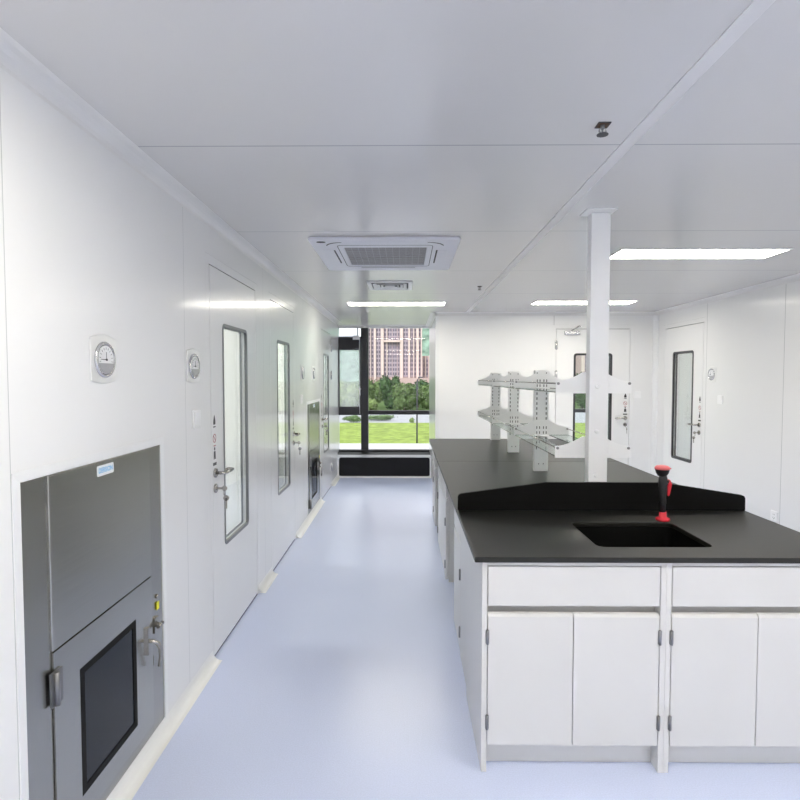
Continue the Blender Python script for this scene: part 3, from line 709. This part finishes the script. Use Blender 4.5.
def side_cabinet(label, y0, y1, doors, x1=1.70):
    """cabinet facing the corridor; doors: list of (ya, yb, hinge_y)"""
    t = thing('base_cabinet', label, 'cabinet', (IX0, y0, 0), 0, 'white cabinets along the corridor side')
    x0 = IX0
    bm = NB()
    box(bm, x0 + 0.024, x1, y0 + 0.002, y0 + 0.018, 0.0, 0.826); box(bm, x0 + 0.024, x1, y1 - 0.018, y1 - 0.002, 0.0, 0.826); box(bm, x0 + 0.05, x1, y0 + 0.018, y1 - 0.018, 0.10, 0.116)
    box(bm, x0 + 0.024, x0 + 0.04, y0 + 0.018, y1 - 0.018, 0.10, 0.826); box(bm, x1 - 0.016, x1, y0 + 0.018, y1 - 0.018, 0.0, 0.826); box(bm, x0 + 0.03, x0 + 0.045, y0 + 0.018, y1 - 0.018, 0.0, 0.10)
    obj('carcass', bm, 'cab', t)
    if doors[0][0] - y0 > 0.05:
        obj('filler_panel', box(NB(), x0, x0 + 0.024, y0 + 0.002, doors[0][0] - 0.003, 0.0, 0.826), 'cab_door', t, bevel=0.0015)
    for a, b, hy in doors:
        bm = NB(); box(bm, x0, x0 + 0.022, a + 0.002, b - 0.002, 0.628, 0.80)
        obj('drawer_front', bm, 'cab_door', t, bevel=0.0015)
        bm = NB(); prism(bm, [(x0, 0.02), (x0 + 0.022, 0.02), (x0 + 0.022, 0.612), (x0 + 0.016, 0.615), (x0 + 0.004, 0.610), (x0, 0.602)], lambda u, v, w: (u, w, v), a + 0.002, b - 0.002)
        d = obj('door', bm, 'cab_door', t, bevel=0.001)
        for z in (0.13, 0.45):
            bm = NB(); tube(bm, [(x0 - 0.003, hy, z - 0.03), (x0 - 0.003, hy, z + 0.03)], 0.006, 8); box(bm, x0 - 0.002, x0 + 0.004, hy - 0.010, hy + 0.010, z - 0.028, z + 0.028)
            obj('hinge', bm, 'hinge', d)
    return t
side_cabinet('white corridor side cabinet directly behind the sink corner', 2.64, 3.41, [(3.01, 3.405, 3.01)])
side_cabinet('middle white corridor side cabinet between two open knee spaces', 4.10, 5.085, [(4.11, 4.59, 4.13), (4.595, 5.08, 5.07)])
side_cabinet('farthest white corridor side cabinet near the window', 5.585, 6.17, [(5.60, 6.16, 5.88)])

# ------------------------------------------------------------------ island: worktops
CX0, CX1 = 0.264, 1.742
SX0, SX1, SY0, SY1 = 0.777, 1.246, 2.217, 2.60
t = thing('sink_worktop', 'black resin worktop with sunken sink and raised splashback at the near end', 'worktop', (1.0, 2.45, 0.828))
def top_with_hole(bm, outer, inner_r, z0, z1):
    (x0, x1, y0, y1) = outer
    inner = rrect(SX0, SX1, SY0, SY1, inner_r, 6)
    # outer ring resampled so both loops pair up
    out = []
    for u, v in inner:
        cx, cy = (SX0 + SX1) / 2, (SY0 + SY1) / 2
        du, dv = u - cx, v - cy
        tt = min(((x1 if du > 0 else x0) - cx) / du if abs(du) > 1e-9 else 1e9, ((y1 if dv > 0 else y0) - cy) / dv if abs(dv) > 1e-9 else 1e9)
        out.append((cx + du * tt, cy + dv * tt))
    # snap the closest samples to the true corners
    for c in ((x0, y0), (x1, y0), (x1, y1), (x0, y1)):
        i = min(range(len(out)), key=lambda k: (out[k][0] - c[0]) ** 2 + (out[k][1] - c[1]) ** 2); out[i] = c
    ring(bm, out, inner, XY, z0, z1)
bm = NB(); top_with_hole(bm, (CX0, CX1, 2.082, 2.85), 0.035, 0.829, 0.850)
obj('slab', bm, 'counter', t, bevel=0.003)
bm = NB()
ri = rrect(SX0 - 0.004, SX1 + 0.004, SY0 - 0.004, SY1 + 0.004, 0.037); ro = rrect(SX0 - 0.022, SX1 + 0.022, SY0 - 0.022, SY1 + 0.022, 0.05)
ring(bm, ro, ri, XY, 0.58, 0.828)
prism(bm, ro, XY, 0.56, 0.58)
sk_ = obj('sink_basin', bm, 'sink', t)
bm = NB(); lathe(bm, [(0.03, 0.581), (0.03, 0.586), (0.012, 0.584)], 18, 'z', (1.0, 2.42, 0)); obj('drain', bm, 'chrome', sk_)
bm = NB(); lathe(bm, [(0.008, 0.850), (0.008, 0.8508)], 14, 'z', (0.983, 2.645, 0)); obj('tap_hole', bm, 'dark', t)
prof = [(CX0 + 0.006, 0.8505), (CX1 - 0.004, 0.8505), (CX1 - 0.004, 0.915), (CX1 - 0.010, 0.926), (CX1 - 0.022, 0.931), (1.316, 0.995), (0.725, 0.995), (CX0 + 0.022, 0.936), (CX0 + 0.010, 0.930), (CX0 + 0.006, 0.919)]
bm = NB(); prism(bm, prof, XZ, 2.828, 2.848)
obj('splashback', bm, 'sink', t, bevel=0.003, label='black raised splashback with sloping ends')

for y0, y1, lb in ((2.8515, 4.508, 'black bench worktop section directly behind the splashback'), (4.5105, 6.19, 'black bench worktop section farthest toward the window')):
    tag(obj('bench_worktop', box(NB(), CX0, CX1, y0, y1, 0.829, 0.850), 'counter', bevel=0.003), lb, 'worktop', 'black bench worktop sections')

# ------------------------------------------------------------------ eyewash on the sink rim
t = thing('eyewash', 'black and red eyewash hand spray standing behind the sink', 'eyewash', (1.228, 2.635, 0.850))
ex, ey = 1.228, 2.635
bm = NB(); lathe(bm, [(0.031, 0.8505), (0.033, 0.855), (0.031, 0.862), (0.020, 0.866), (0.017, 0.870), (0.0165, 0.892)], 24, 'z', (ex, ey, 0))
obj('base_flange', bm, 'red', t, label='bright red base flange')
bm = NB(); lathe(bm, [(0.0145, 0.892), (0.0145, 0.93), (0.0165, 0.935), (0.0155, 0.96), (0.018, 1.00), (0.020, 1.03), (0.0205, 1.05), (0.017, 1.062), (0.013, 1.066)], 20, 'z', (ex - 0.002, ey, 0))
tube(bm, [(ex + 0.004, ey - 0.004, 1.035), (ex + 0.018, ey - 0.004, 1.04), (ex + 0.022, ey - 0.003, 1.02)], [0.014, 0.011, 0.006], 10)
obj('spray_grip', bm, 'black', t, label='black hand grip')
bm = NB(); lathe(bm, [(0.012, 1.060), (0.020, 1.066), (0.028, 1.078), (0.032, 1.094), (0.032, 1.098)], 24, 'z', (ex - 0.006, ey, 0))
obj('spray_bowl', bm, 'black', t, label='black rounded spray bowl')
bm = NB(); lathe(bm, [(0.034, 1.096), (0.035, 1.101), (0.033, 1.106), (0.026, 1.112), (0.012, 1.115)], 24, 'z', (ex - 0.006, ey, 0)); box(bm, ex + 0.022, ex + 0.034, ey - 0.006, ey + 0.006, 1.097, 1.102)
obj('dust_cap', bm, 'pink', t, label='faded red dust cap with a tab')
bm = NB(); prism(bm, [(ex + 0.016, 1.050), (ex + 0.028, 1.046), (ex + 0.037, 1.026), (ex + 0.034, 1.010), (ex + 0.026, 0.972), (ex + 0.020, 0.968), (ex + 0.019, 1.010)], XZ, ey - 0.012, ey + 0.002)
obj('trigger_lever', bm, 'red', t, bevel=0.002, label='red trigger lever')

# ------------------------------------------------------------------ reagent rack and service column
RX = 0.988
def wing(bm, yc, z, cx=RX, half=0.198):
    """curved wing plate with a bottom flange at one upright"""
    pts = [(-half, z), (half, z), (half, z + 0.062)]
    for k in range(1, 9):
        s = k / 8; pts.append((half - (half - 0.058) * s, z + 0.062 + 0.050 * (s ** 1.8)))
    pts += [(-u, v) for u, v in pts[:2:-1]] + [(-half, z + 0.062)]
    prism(bm, [(cx + u, v) for u, v in pts], XZ, yc, yc + 0.004)
    return bm
def wing_bracket(yc, z, parent, side):
    bm = wing(NB(), yc, z)
    y0, y1 = (yc - 0.02, yc) if side < 0 else (yc + 0.004, yc + 0.024)
    box(bm, RX - 0.19, RX + 0.19, y0, y1, z, z + 0.003)
    if side < 0:
        for u in (-0.034, -0.014, 0.014, 0.034):
            for v in (0.016, 0.052): box(bm, RX + u - 0.003, RX + u + 0.003, yc - 0.0006, yc + 0.0004, z + v, z + v + 0.018, 1)
    o = obj('shelf_bracket', bm, ['post', 'dark'], parent)
    for s in (-1, 1):
        obj('rail_clip', lathe(NB(), [(0.007, -0.008), (0.007, 0.012)], 10, 'y', (RX + s * 0.186, yc, z + 0.052)), 'hinge', o)
    return o
def upright(bm, yf, x0, x1, d, z0, z1, slots):
    box(bm, x0, x1, yf, yf + d, z0, z1)
    if slots:
        for s in (x0 + 0.016, x1 - 0.016):
            z = z0 + 0.16
            while z < z1 - 0.03:
                box(bm, s - 0.0035, s + 0.0035, yf - 0.0006, yf + 0.0002, z, z + 0.018, 1); z += 0.036
        for s in (0.33, 0.67): box(bm, x0 + (x1 - x0) * s - 0.003, x0 + (x1 - x0) * s + 0.003, yf - 0.0006, yf, z0 + 0.05, z0 + 0.058, 1)
    return bm
UY = [6.07, 5.045, 4.03]
ZS = (1.448, 1.108)
rk = thing('reagent_rack', 'white two tier rack of slotted uprights with glass shelves on the black bench', 'rack', (RX, 5.0, 0.850))
for y in UY:
    obj('rack_upright', upright(NB(), y, RX - 0.05, RX + 0.05, 0.04, 0.8505, 1.585, True), ['post', 'dark'], rk, bevel=0.0)
CY = 2.862
cl = thing('service_column', 'square white column rising from the bench behind the splashback to the ceiling', 'column', (0.997, CY, 0.85))
obj('column_post', box(NB(), 0.946, 1.043, CY, CY + 0.058, 0.8505, CZ - 0.004), 'post', cl, bevel=0.002)
obj('ceiling_flange', box(NB(), 0.905, 1.054, CY - 0.068, CY + 0.06, CZ - 0.004, CZ), 'frame', cl)
for z in (1.485, 1.254, 1.026):
    bm = NB(); lathe(bm, [(0.011, 0), (0.011, -0.002), (0.006, -0.004)], 14, 'y', (0.985, CY, z)); obj('plug_cap', bm, 'white', cl)
PY = {}
for y in UY:
    for z in ZS: wing_bracket(y - 0.0055, z, rk, -1)
for z in ZS: wing_bracket(CY + 0.059, z, cl, 1)
fars = [y - 0.008 for y in UY]; nears = [y + 0.042 for y in UY[1:]] + [CY + 0.0645]
for z in ZS:
    for far, near in zip(fars, nears):
        y0, y1 = near, far
        # two boards either side of the uprights, clear glass with dark polished edges
        for x0, x1 in ((RX - 0.192, RX - 0.056), (RX + 0.056, RX + 0.192)):
            bm = NB(); box(bm, x0, x1, y0, y1, z + 0.0035, z + 0.0095)
            bm.faces.ensure_lookup_table()
            for f in bm.faces:
                f.normal_update()
                if abs(f.normal.z) < 0.5: f.material_index = 1
            obj('glass_shelf', bm, ['shelfglass', 'glassedge'], rk)
        for s in (-1, 1):
            bm = NB(); tube(bm, [(RX + s * 0.186, y0, z + 0.052), (RX + s * 0.186, y1, z + 0.052)], 0.0035, 8)
            obj('guard_rail', bm, 'chrome', rk, label='thin steel guard rail')

# ------------------------------------------------------------------ outdoors
GZ = -2.0
def gnd(name, x0, x1, y0, y1, z, m, label, cat):
    tag(obj(name, box(NB(), x0, x1, y0, y1, z - 0.3, z), m), label, cat, kind='structure')
gnd('pavement', -60, 120, YG + 0.2, 29.7, GZ, 'paving', 'pale paved terrace just outside the window', 'pavement')
gnd('lawn', -60, 120, 29.7, 43.5, GZ, 'grass', 'bright rough green lawn outside the window', 'lawn')
gnd('road', -200, 300, 43.5, 58.0, GZ - 0.02, 'road', 'grey road strip behind the lawn', 'road')
gnd('meadow', -300, 400, 58.0, 800, GZ - 0.02, 'under', 'dark green ground under the distant trees', 'ground')
bm = NB(); NX, NY = 120, 14
vs = [[None] * (NX + 1) for _ in range(NY + 1)]
for j in range(NY + 1):
    for i in range(NX + 1):
        x = -260 + 620 * i / NX; s = j / NY
        top = 44 + 46 / (1 + math.exp(-(x + 25) / 14)) + 6 * math.sin(x * 0.05) + 2.2 * math.sin(x * 0.37 + j) + random.uniform(-1.2, 1.2)
        vs[j][i] = bm.verts.new((x, 520 + 150 * s, GZ + top * math.sin(s * PI / 2)))
for j in range(NY):
    for i in range(NX): bm.faces.new((vs[j][i], vs[j][i + 1], vs[j + 1][i + 1], vs[j + 1][i]))
tag(obj('hillside', bm, 'hill'), 'grey green wooded hillside far behind the tower', 'hill', kind='structure')

def px(p, Y): return (p - 405.3) * Y / 555.0
def pz(y, Y): return EYE + (377.8 - y) * Y / 555.0
def tower(name, label, Y, bays, piers, xa, xb, top, fl=2.35, span=None):
    t = thing(name, label, 'building', (px((xa + xb) / 2, Y), Y, GZ))
    obj('wall', box(NB(), px(xa, Y), px(xb, Y), Y, Y + 18, GZ, top), 'bpink', t)
    for a, b in piers: obj('pier', box(NB(), px(a, Y), px(b, Y), Y - 1.6, Y, GZ, top), 'bcream', t)
    for a, b, n in bays:
        bm = NB(); X0, X1 = px(a, Y), px(b, Y)
        box(bm, X0, X1, Y - 0.3, Y, GZ + 4, top - 1)
        z = GZ + 5
        while z < min(top - 3, 75):
            for i in range(n):
                w = (X1 - X0) / n; box(bm, X0 + w * (i + 0.18), X0 + w * (i + 0.82), Y - 0.4, Y - 0.3, z, z + fl * 0.6, 1)
            z += fl
        obj('window_bay', bm, ['bspan', 'bwin'], t)
    return t
tw = tower('apartment_tower', 'tall pink apartment tower with cream piers behind the trees', 300,
    [(368.6, 370.3, 1), (371.2, 374, 1), (376.2, 380.8, 2), (384, 386.5, 1), (387.5, 392, 2), (392.5, 397, 2), (397.6, 399.8, 1), (403.2, 408, 2), (410.2, 413, 2), (414.2, 416, 1), (418.7, 420.6, 1)],
    [(362, 368.4), (370.4, 371.1), (374.1, 376.1), (381, 383.8), (386.6, 387.4), (400, 403), (408.2, 410), (413.1, 414.1), (416.2, 418.6), (420.8, 421.8)], 362, 422, 95)
obj('ledge', box(NB(), px(384, 300), px(400.5, 300), 297.6, 300, pz(342.5, 300), pz(340.5, 300)), 'bcream', tw)
obj('podium', box(NB(), px(398, 290), px(440, 290), 287, 297, GZ, pz(378, 290)), 'bpink', tw)
tower('apartment_block', 'lower pink apartment block beside the tall tower', 305, [(423.2, 424.6, 1), (426, 428, 1), (430, 434, 2)], [(422, 423), (424.8, 425.8), (428.3, 429.6), (434.4, 437)], 422, 440, pz(356, 305))
tower('apartment_slab', 'pale pink apartment slab glimpsed through the end wall door glass', 320, [(584, 588, 2), (591, 596, 2), (599, 606, 3)], [(580, 583), (588.5, 590.5), (596.5, 598.5), (607, 611)], 580, 612, pz(350, 320))

def foliage(name, m, c, rx, ry, rz, n, leaf, parent, lumps=7):
    bm = NB(); c = Vector(c)
    cs = [(c, 0.72)] + [(c + Vector((random.uniform(-.55, .55) * rx, random.uniform(-.5, .5) * ry, random.uniform(-.5, .55) * rz)), random.uniform(.35, .55)) for _ in range(lumps)]
    for q, s in cs:
        r = bmesh.ops.create_icosphere(bm, subdivisions=2, radius=1.0)
        for v in r['verts']:
            k = random.uniform(0.74, 0.98); v.co = q + Vector((v.co.x * rx * s * k, v.co.y * ry * s * k, v.co.z * rz * s * k))
    for _ in range(n):
        q, s = random.choice(cs); d = Vector((random.gauss(0, 1), random.gauss(0, 1), random.gauss(0, 1))).normalized()
        p = q + Vector((d.x * rx * s, d.y * ry * s, d.z * rz * s)) * random.uniform(0.85, 1.15)
        u = Vector((random.gauss(0, 1), random.gauss(0, 1), random.gauss(0, 1))).normalized(); w = d.cross(u).normalized(); u = (u + d * .5).normalized()
        l = leaf * random.uniform(.6, 1.3)
        bm.faces.new([bm.verts.new(p + a) for a in (u * l, w * l * .5, -u * l, -w * l * .5)])
    return obj(name, bm, m, parent)
def tree(label, pxc, half, ytop, Y, m, grp='trees beyond the lawn'):
    X = px(pxc, Y); top = pz(ytop, Y); hgt = top - GZ; r = half * Y / 555
    t = thing('tree', label, 'tree', (X, Y, GZ), 0, grp)
    foliage('crown', m, (X, Y, GZ + hgt * 0.47), r, min(r, 0.9), hgt * 0.53, 1700, 0.2, t, 12)
    bm = NB(); tube(bm, [(X, Y, GZ), (X + .05, Y, GZ + hgt * 0.3), (X, Y, GZ + hgt * 0.6)], [0.11, 0.09, 0.05], 8); obj('trunk', bm, 'bark', t)
tree('pale green tree behind the opening sash at left', 345, 12, 383, 60.2, 'leaf_pale')
tree('pale green tree behind the opening sash beside the mullion', 358, 11, 387, 63, 'leaf_pale')
tree('mid green tree just right of the window mullion', 374, 11, 380.5, 66, 'leaf_mid')
tree('tallest dark green tree in front of the pink tower', 390, 10.5, 374.5, 63, 'leaf_dark')
tree('low pale bush tree at the foot of the tallest tree', 371, 6.5, 399, 60.2, 'leaf_pale')
tree('rounded mid green tree right of the tallest tree', 404, 12, 383, 60.2, 'leaf_mid')
tree('dark green tree behind the lamp post', 418, 11, 380.5, 66, 'leaf_dark')
tree('mid green tree at the right edge of the window', 429, 11, 383, 63, 'leaf_mid')
tree('dark tree seen low through the end wall door glass', 582, 12, 374, 63, 'leaf_dark')
tree('mid green tree seen through the end wall door glass', 604, 12, 378, 66, 'leaf_mid')
def shrub(label, a, b, y0, Y, m):
    X0, X1 = px(a, Y), px(b, Y); top = pz(y0, Y)
    o = foliage('hedge', m, ((X0 + X1) / 2, Y, (GZ + top) / 2), (X1 - X0) / 2, 0.5, (top - GZ) / 2, 500, 0.08, None, 12)
    tag(o, label, 'hedge', 'hedges behind the lawn')
shrub('grey green hedge behind the lawn left of the mullion', 341, 363, 415, 43.7, 'hedge')
shrub('long grey green hedge behind the lawn in the main pane', 364, 402, 414.5, 45.8, 'hedge')
shrub('small yellow green bush beside the lamp post', 409.5, 414, 417.5, 43.8, 'leaf_pale')
t = thing('lamp_post', 'dark grey lamp post with short arm on the lawn edge', 'lamp post', (px(417, 29.9), 29.9, GZ))
X = px(417, 29.9); zt = pz(380, 29.9)
bm = NB(); tube(bm, [(X, 29.9, GZ), (X, 29.9, zt - 0.3), (X + 0.02, 29.9, zt), (X + 0.12, 29.9, zt + 0.12), (X + 0.2, 29.9, zt + 0.14)], [0.045, 0.042, 0.04, 0.035, 0.03], 10); obj('pole', bm, 'polem', t)
bm = NB(); box(bm, X + 0.05, X + 0.32, 29.84, 29.96, zt + 0.11, zt + 0.17); obj('lamp_head', bm, 'polem', t, bevel=0.02)
